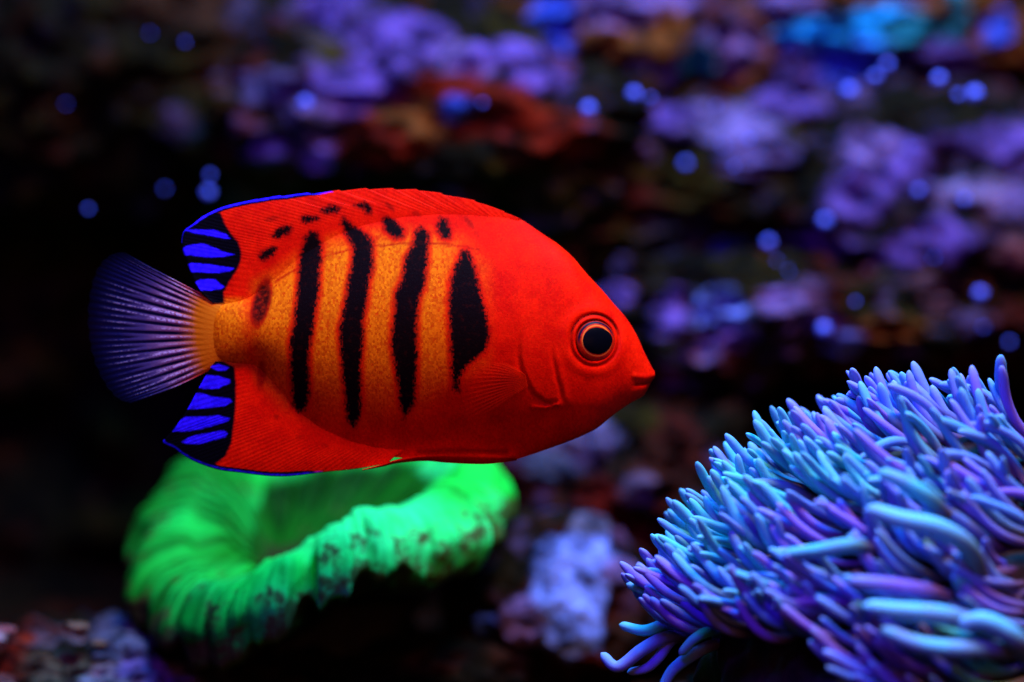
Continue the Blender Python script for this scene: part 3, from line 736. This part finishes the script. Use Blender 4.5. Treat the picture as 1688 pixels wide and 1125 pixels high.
def build_fin(name, pairs, n_s, n_t, root_half, edge_half, rays, kind, mat='fish', label=None):
    B = spline([p[0] for p in pairs], n_s); O = spline([p[1] for p in pairs], n_s)
    t = np.linspace(0, 1, n_t)
    s = np.linspace(0, 1, n_s)
    if kind == 'dorsal':                         # spine tips stand proud of the membrane
        sp = np.linspace(0, 21, n_s); saw = (sp % 1.0)
        k = smooth(0.52, 0.38, s) * smooth(0.0, .06, s)
        O[:, 1] += 2.6 * (saw - 0.35) * k; O[:, 0] -= 2.0 * (1 - saw) * k
    X = B[:, None, 0] * (1 - t) + O[:, None, 0] * t; Z = B[:, None, 1] * (1 - t) + O[:, None, 1] * t
    X = X - 6 * np.sin(t * np.pi)[None, :] * 0.6
    h = edge_half * (1 + 0.4 * (1 - t))[None, :] * np.ones_like(X)      # thin: rises gently out of the flank
    rp = np.cos(2 * np.pi * rays * s)[:, None] * smooth(.15, .5, t)[None, :]
    h = h * (1 + 0.05 * rp); h[:, -1] *= 0.35; h[0] *= .3; h[-1] *= .3
    sway = 7.0 * (np.sin(s * 5.0)[:, None] * t ** 2)           # a little wave in the free edge
    xr, zr = X.ravel(), Z.ravel()
    sd, f, g = skin_attrs(xr, zr)
    if kind == 'dorsal':
        lobe = [(298, 376), (330, 352), (362, 352), (372, 374), (380, 386), (392, 400), (396, 414), (396, 430), (388, 448), (376, 466), (368, 482), (369, 500), (330, 500), (290, 420)]
        blk = smooth(-9, 6, poly_sd(xr, zr, lobe)); bl = np.full(xr.shape, -99.0)
        for p in DBLUE: bl = np.maximum(bl, poly_sd(xr, zr, p))
        lim = smooth(560, 470, xr)
        edge = 2.6 * smooth(300, 330, xr) * lim + 1.2
    elif kind == 'anal':
        lobe = [(260, 735), (285, 700), (330, 620), (345, 590), (362, 594), (386, 606), (388, 640), (387, 676), (384, 700), (380, 730), (370, 752), (352, 766), (300, 756)]
        blk = smooth(-9, 6, poly_sd(xr, zr, lobe)); bl = np.full(xr.shape, -99.0)
        for p in ABLUE: bl = np.maximum(bl, poly_sd(xr, zr, p))
        lim = smooth(540, 480, xr)
        edge = 3.8 * lim + 1.0 * smooth(600, 560, xr)
    else:
        blk = np.zeros(xr.shape); bl = np.full(xr.shape, -99.0); lim = None
    if lim is not None:
        tipi = int(np.argmin(O[:, 0])) if kind == 'dorsal' else int(np.argmin(O[:, 0]))
        ed = line_d(xr, zr, [tuple(q) for q in O[:tipi + 1:6]] + [tuple(O[tipi])])
        brk = fbm(np.stack([xr / 22, zr * 0, zr * 0], -1), 2, 71)
        bl = np.maximum(bl, np.where(lim > 0.03, edge * (0.8 + .5 * brk * smooth(420, 520, xr)) - ed, -99))
        blk = np.maximum(blk, smooth(edge + 4.5, edge + 1.0, ed) * smooth(0.05, .5, lim) * .9)
        # far edge of the membrane is dark beyond the streaks
    ray = (-rp * 0.55).ravel() * (0.75 if kind != 'pelvic' else .4)
    x, z = F(xr, zr); n = len(x); V = []
    hy = (h.ravel()) * S; sy = sway.ravel() * S
    V = np.vstack([np.stack([x, sy - hy, z], -1), np.stack([x, sy + hy, z], -1)])
    faces = grid_faces(n_s, n_t, 0, False) + grid_faces(n_s, n_t, n, True)
    rim_idx = [i * n_t + n_t - 1 for i in range(n_s)]
    faces += [[rim_idx[i], rim_idx[i + 1], rim_idx[i + 1] + n, rim_idx[i] + n] for i in range(n_s - 1)]
    for e in (0, (n_s - 1) * n_t):
        faces += [[e + j, e + j + 1, e + j + 1 + n, e + j + n] for j in range(n_t - 1)]
    at = put_attrs(2 * n, *(np.tile(q, 2) for q in (sd, f, g, blk, bl, ray)))
    o = mesh_object(name, V, faces, M[mat], fish, at)
    import bmesh
    bm = bmesh.new(); bm.from_mesh(o.data); bmesh.ops.recalc_face_normals(bm, faces=bm.faces); bm.to_mesh(o.data); bm.free()
    if label: o['label'] = label
    return o

DORSAL = [((858, 374), (858, 361)), ((850, 374), (834, 350)), ((835, 370), (790, 333)), ((812, 366), (738, 321)), ((788, 364), (696, 313.5)), ((766, 363), (660, 311.5)), ((741, 362), (620, 310.5)),
          ((712, 362), (575, 312.5)), ((682, 364), (530, 317)), ((647, 369), (480, 321)), ((618, 375), (440, 326)), ((594, 381), (408, 331.6)), ((570, 390), (376, 339)), ((552, 397), (354.6, 346.5)),
          ((535, 405), (333, 358)), ((520, 413), (318, 370)), ((507, 420), (304, 380.6)), ((493, 430), (300, 395)), ((480, 440), (301, 410)), ((458, 458), (310, 437)), ((434, 482), (322, 467)), ((416, 499), (334, 484)), ((396, 508), (352, 500))]
build_fin('dorsal_fin', DORSAL, 330, 60, interp([(0, 8), (.3, 15), (.6, 13), (1, 8)], np.linspace(0, 1, 330)), 2.6, 58, 'dorsal', label='red dorsal fin with blue and black streaked rear lobe')
ANAL = [((672, 740), (640, 763.5)), ((655, 737), (606, 770)), ((636, 732), (572, 775)), ((618, 726), (536, 778.5)), ((602, 721), (488, 784.5)), ((590, 718), (460, 786)), ((576, 712), (432, 784.5)), ((560, 704), (396, 780)),
        ((543, 697), (360, 775)), ((524, 687), (324, 763)), ((510, 678), (302, 751)), ((498, 667), (288, 740)), ((487, 656), (269, 729)), ((477, 643), (285, 710)), ((462, 630), (310, 674)), ((445, 616), (328, 640)), ((424, 600), (348, 606)), ((402, 594), (356, 596))]
build_fin('anal_fin', ANAL, 300, 60, interp([(0, 8), (.4, 14), (1, 8)], np.linspace(0, 1, 300)), 2.6, 52, 'anal', label='red anal fin with blue and black streaked rear lobe')

def build_pelvic(side):
    top = spline([(852, 752), (800, 748), (740, 747), (690, 750), (655, 757.5), (628, 766), (598, 774)], 90)
    bot = spline([(852, 759), (800, 765), (740, 763), (700, 760), (656, 763.5), (628, 770), (597, 775.5)], 90)
    t = np.linspace(0, 1, 10); X = top[:, None, 0] * (1 - t) + bot[:, None, 0] * t; Z = top[:, None, 1] * (1 - t) + bot[:, None, 1] * t
    y0 = np.interp(X, [597, 660, 760, 852], [6, 13, 24, 20]) * (1 - .45 * t[None, :]) * side
    h = 2.6 * np.sin(np.clip(t, .04, .96) * np.pi)[None, :] * np.ones_like(X)
    x, z = F(X.ravel(), Z.ravel()); n = len(x)
    V = np.vstack([np.stack([x, (y0 - h).ravel() * S, z], -1), np.stack([x, (y0 + h).ravel() * S, z], -1)])
    ray = np.tile((np.cos(t * 2 * np.pi * 3)[None, :] * np.ones_like(X)).ravel() * .5, 2)
    faces = grid_faces(90, 10, 0, False) + grid_faces(90, 10, n, True)
    mesh_object('pelvic_fin', V, faces, M['fish'], fish, put_attrs(2 * n, ray=ray))
for sgn in (-1, 1): build_pelvic(sgn)

def build_tail():
    nu, nr = 420, 90; u = np.linspace(0, 1, nu); r = np.linspace(0, 1, nr)
    outer = spline([(205, 416), (187, 418), (168, 430), (155, 451), (147, 480), (143, 515), (145, 550), (151, 582), (162, 613), (178, 640), (196, 658), (216, 665)], nu)
    base = np.stack([np.full(nu, 372.0), 502 + 95 * u], -1)
    X = base[:, None, 0] * (1 - r) + outer[:, None, 0] * r; Z = base[:, None, 1] * (1 - r) + outer[:, None, 1] * r
    bul = np.sin(r * np.pi)[None, :]
    Z += bul * (5 * smooth(.8, 1, u) + 3 * smooth(.25, 0, u))[:, None]
    Z += bul * 0.0
    # the fin flares gradually out of the peduncle
    k = smooth(0, .35, r)[None, :]; Z = Z * 1.0 + (1 - k) * 0
    N1 = 16
    ph = u * N1; principal = 0.5 + 0.5 * np.cos(2 * np.pi * ph)
    split = 0.5 + 0.5 * np.cos(4 * np.pi * ph + np.pi)
    br = smooth(.42, .85, r)[None, :]
    jig = fbm(np.stack([u * 40, u * 0, u * 0], -1), 2, 61)[:, None]
    ray = principal[:, None] ** 0.85 * (1 - br) + split[:, None] * br * 0.9
    ray = np.clip(ray * (1 + .25 * jig), 0, 1)
    edge = np.maximum(smooth(.07, .0, u), smooth(.95, 1, u))[:, None] * np.ones_like(X)
    ell = np.sqrt(np.clip(1 - (2 * u - 1) ** 2, 0.02, 1))[:, None]
    h = ((9.5 * smooth(.62, .0, r))[None, :] * ell + 2.0) * (1 + .35 * (ray - .5) * smooth(.18, .42, r)[None, :]) ; h[:, -1] *= .4; h[0] *= .5; h[-1] *= .5
    sway = (8 * r ** 2)[None, :] * np.sin(u * 4 + .5)[:, None]
    # scalloped trailing edge
    X[:, -12:] += (np.abs(np.sin(np.pi * ph))[:, None] * 3.0 - 1) * np.linspace(0, 1, 12)[None, :]
    x, z = F(X.ravel(), Z.ravel()); n = len(x); hy = h.ravel() * S; sy = sway.ravel() * S
    V = np.vstack([np.stack([x, sy - hy, z], -1), np.stack([x, sy + hy, z], -1)])
    faces = grid_faces(nu, nr, 0, False) + grid_faces(nu, nr, n, True)
    rim = [i * nr + nr - 1 for i in range(nu)]
    faces += [[rim[i], rim[i + 1], rim[i + 1] + n, rim[i] + n] for i in range(nu - 1)]
    for e in (0, (nu - 1) * nr): faces += [[e + j, e + j + 1, e + j + 1 + n, e + j + n] for j in range(nr - 1)]
    at = {'rad': np.tile(np.broadcast_to(r, (nu, nr)).ravel(), 2), 'ray': np.tile(ray.ravel(), 2), 'edge': np.tile(edge.ravel(), 2)}
    o = mesh_object('tail_fin', V, faces, M['tail'], fish, at)
    import bmesh
    bm = bmesh.new(); bm.from_mesh(o.data); bmesh.ops.recalc_face_normals(bm, faces=bm.faces); bm.to_mesh(o.data); bm.free()
    o['label'] = 'fan-shaped tail fin, orange at the root and dark blue outside'
build_tail()

def build_pectoral(side):
    nu, nr = 150, 40; u = np.linspace(0, 1, nu); r = np.linspace(0, 1, nr)
    outer = spline([(812, 596), (788, 600), (768, 611), (754, 630), (744, 655), (742, 676), (752, 692), (775, 697)], nu)
    base = np.stack([866 + 4 * u, 618 + 18 * u], -1)
    X = base[:, None, 0] * (1 - r) + outer[:, None, 0] * r; Z = base[:, None, 1] * (1 - r) + outer[:, None, 1] * r
    Z += -6 * np.sin(r * np.pi)[None, :] * (1 - u)[:, None]
    Y = half_thick(X.ravel(), Z.ravel()).reshape(X.shape) + 1.0 + 6 * r[None, :] ** 1.3
    ray = 0.5 + 0.5 * np.cos(2 * np.pi * 15 * u)[:, None] * np.ones_like(X)
    Y += 1.2 * (ray - .5) * smooth(0, .3, r)[None, :]
    x, z = F(X.ravel(), Z.ravel()); n = len(x)
    V = np.stack([x, side * Y.ravel() * S, z], -1)
    o = mesh_object('pectoral_fin', V, grid_faces(nu, nr), M['pect'], fish, {'ray': ray, 'rad': np.broadcast_to(r, (nu, nr))})
    md = o.modifiers.new('thick', 'SOLIDIFY'); md.thickness = 0.00015
    o['label'] = 'clear red pectoral fin'
for sgn in (-1, 1): build_pectoral(sgn)

def build_eye(side):
    x0, z0 = F(979.5, 563); y0 = side * (float(half_thick(np.array([979.5]), np.array([563.0]))[0]) - 6.0) * S
    ax = Vector((0.30, side * 1.0, 0.10)).normalized(); rot = ax.to_track_quat('Z', 'Y').to_matrix()
    Rr = 33.5 * S
    def dome(r0, r1, height, n=64, m=26, sx=1.0, sz=1.0, lift=0.0, ex=0.0):
        P, rad, up = [], [], []
        for i in range(n):
            th = 2 * np.pi * i / n
            for j in range(m):
                q = r0 + (r1 - r0) * j / (m - 1)
                k = 1 + ex * max(0, math.cos(th - .5)) ** 3
                v = Vector((q * Rr * math.cos(th), 0, q * Rr * math.sin(th)))
                # in the plane of the eye, then the dome along its axis
                u_ = Vector((1, 0, 0)); u_ = (u_ - ax * u_.dot(ax)).normalized(); w_ = Vector((0, 0, 1)); w_ = (w_ - ax * w_.dot(ax) - u_ * w_.dot(u_)).normalized()
                d = (u_ * math.cos(th) * sx * k + w_ * math.sin(th) * sz) * (q * Rr) + ax * ((height * math.sqrt(max(0, 1 - (q * .96) ** 2)) + lift) * Rr)
                P.append((x0 + d.x, y0 + d.y, z0 + d.z)); rad.append(q); up.append(math.sin(th) - .25 * math.cos(th))
        return P, rad, up, grid_faces(n, m, 0, side < 0, wrap_u=True)
    P, rad, up, fc = dome(0.0, 1.0, .40)
    e = mesh_object('eye', P, fc, M['eye'], fish, {'rad': rad, 'up': up})
    e['label'] = 'round eye with orange iris'
    P, rad, up, fc = dome(0.0, .72, .40, sx=1.0, sz=.90, lift=.035, ex=.12)
    mesh_object('pupil', P, fc, M['pupil'], e)
for sgn in (-1, 1): build_eye(sgn)

# ------------------------------------------------------------------ particles drifting in front of the rocks
SPECKS = [(503, 170, 1., 'bright blue particle disc against the purple ledge above the fish'), (343, 318, .85, 'brighter lower particle disc of the touching pair above the fish tail'),
          (346, 289, .6, 'dimmer upper particle disc of the touching pair above the fish tail'), (271, 312, .5, 'dim particle disc just left of the touching pair above the tail'),
          (145, 345, .55, 'lone dim particle disc farthest left, level with the dorsal fin tip'), (108, 172, .4, 'faint particle disc alone in the dark, high above the tail'),
          (247, 55, .4, 'left one of two faint particle discs near the top left'), (305, 70, .45, 'right one of two faint particle discs near the top left'),
          (795, 170, .5, 'faint particle disc at the end of the purple ledge'), (970, 180, 1., 'bright particle disc under the lavender rock, leftmost there'),
          (1045, 155, .95, 'bright particle disc of a close pair under the lavender rock'), (1072, 162, .6, 'dim particle disc hugging the bright one under the lavender rock'),
          (1130, 270, .8, 'lone particle disc against the dark olive rock'), (1192, 240, .5, 'left one of three faint particle discs below the lavender rock'),
          (1210, 275, .5, 'lowest of three faint particle discs below the lavender rock'), (1235, 230, .55, 'right one of three faint particle discs below the lavender rock'),
          (1400, 150, 1.1, 'bright particle disc under the bright blue crust'), (1443, 127, .85, 'lower disc of the overlapping particle pair in the top right'),
          (1463, 107, .85, 'upper disc of the overlapping particle pair in the top right'), (1548, 130, .95, 'single particle disc between two particle pairs in the top right'),
          (1580, 157, .7, 'dimmer disc of the rightmost particle pair near the top'), (1607, 155, 1.1, 'brightest disc of the rightmost particle pair near the top'),
          (1500, 245, .5, 'faint particle disc at the top of the violet rock'), (1515, 315, .75, 'particle disc before the middle of the violet rock'),
          (1590, 330, .8, 'particle disc right of the middle of the violet rock'), (1360, 365, 1., 'bright particle disc at the left flank of the violet rock'),
          (1267, 400, .9, 'particle disc left of the violet rock, above two faint ones'), (1280, 430, .45, 'upper of two faint particle discs left of the violet rock'),
          (1300, 447, .45, 'lower of two faint particle discs left of the violet rock'), (1540, 425, .5, 'faint particle disc under the violet rock'),
          (1616, 485, 1., 'bright particle disc above the right side of the anemone'), (1622, 540, .55, 'faint particle disc below the bright one over the anemone'),
          (1410, 498, .5, 'faint particle disc in the dark between violet rock and anemone'), (1358, 543, 1.1, 'bright particle disc above the left shoulder of the anemone'),
          (1664, 565, .6, 'particle disc nearest the anemone at the right edge'), (1180, 175, .45, 'faint particle disc between lavender rock and blue crust')]
dg = bpy.context.evaluated_depsgraph_get()
for i, (px, py, b, label) in enumerate(SPECKS):
    y = rng.uniform(0.088, 0.118); r = 0.00115 * b ** 1.35
    eye = Vector(cam.location); aim = Vector(W(px, py, y)) - eye          # keep clear of the rock behind it
    hit, at, *_ = sc.ray_cast(dg, eye, aim.normalized())
    if hit and (at - eye).length < aim.length + 0.003: y = max(0.05, at.y - 0.003)
    V, Fc = ICO3
    k = 1 + 0.12 * fbm(V * 2 + i, 2, i)
    o = mesh_object('drifting_particle', V * (r * k)[:, None], Fc, M['speck'], loc=W(px, py, y))
    tag(o, label, 'particle', 'particles drifting before the rocks')
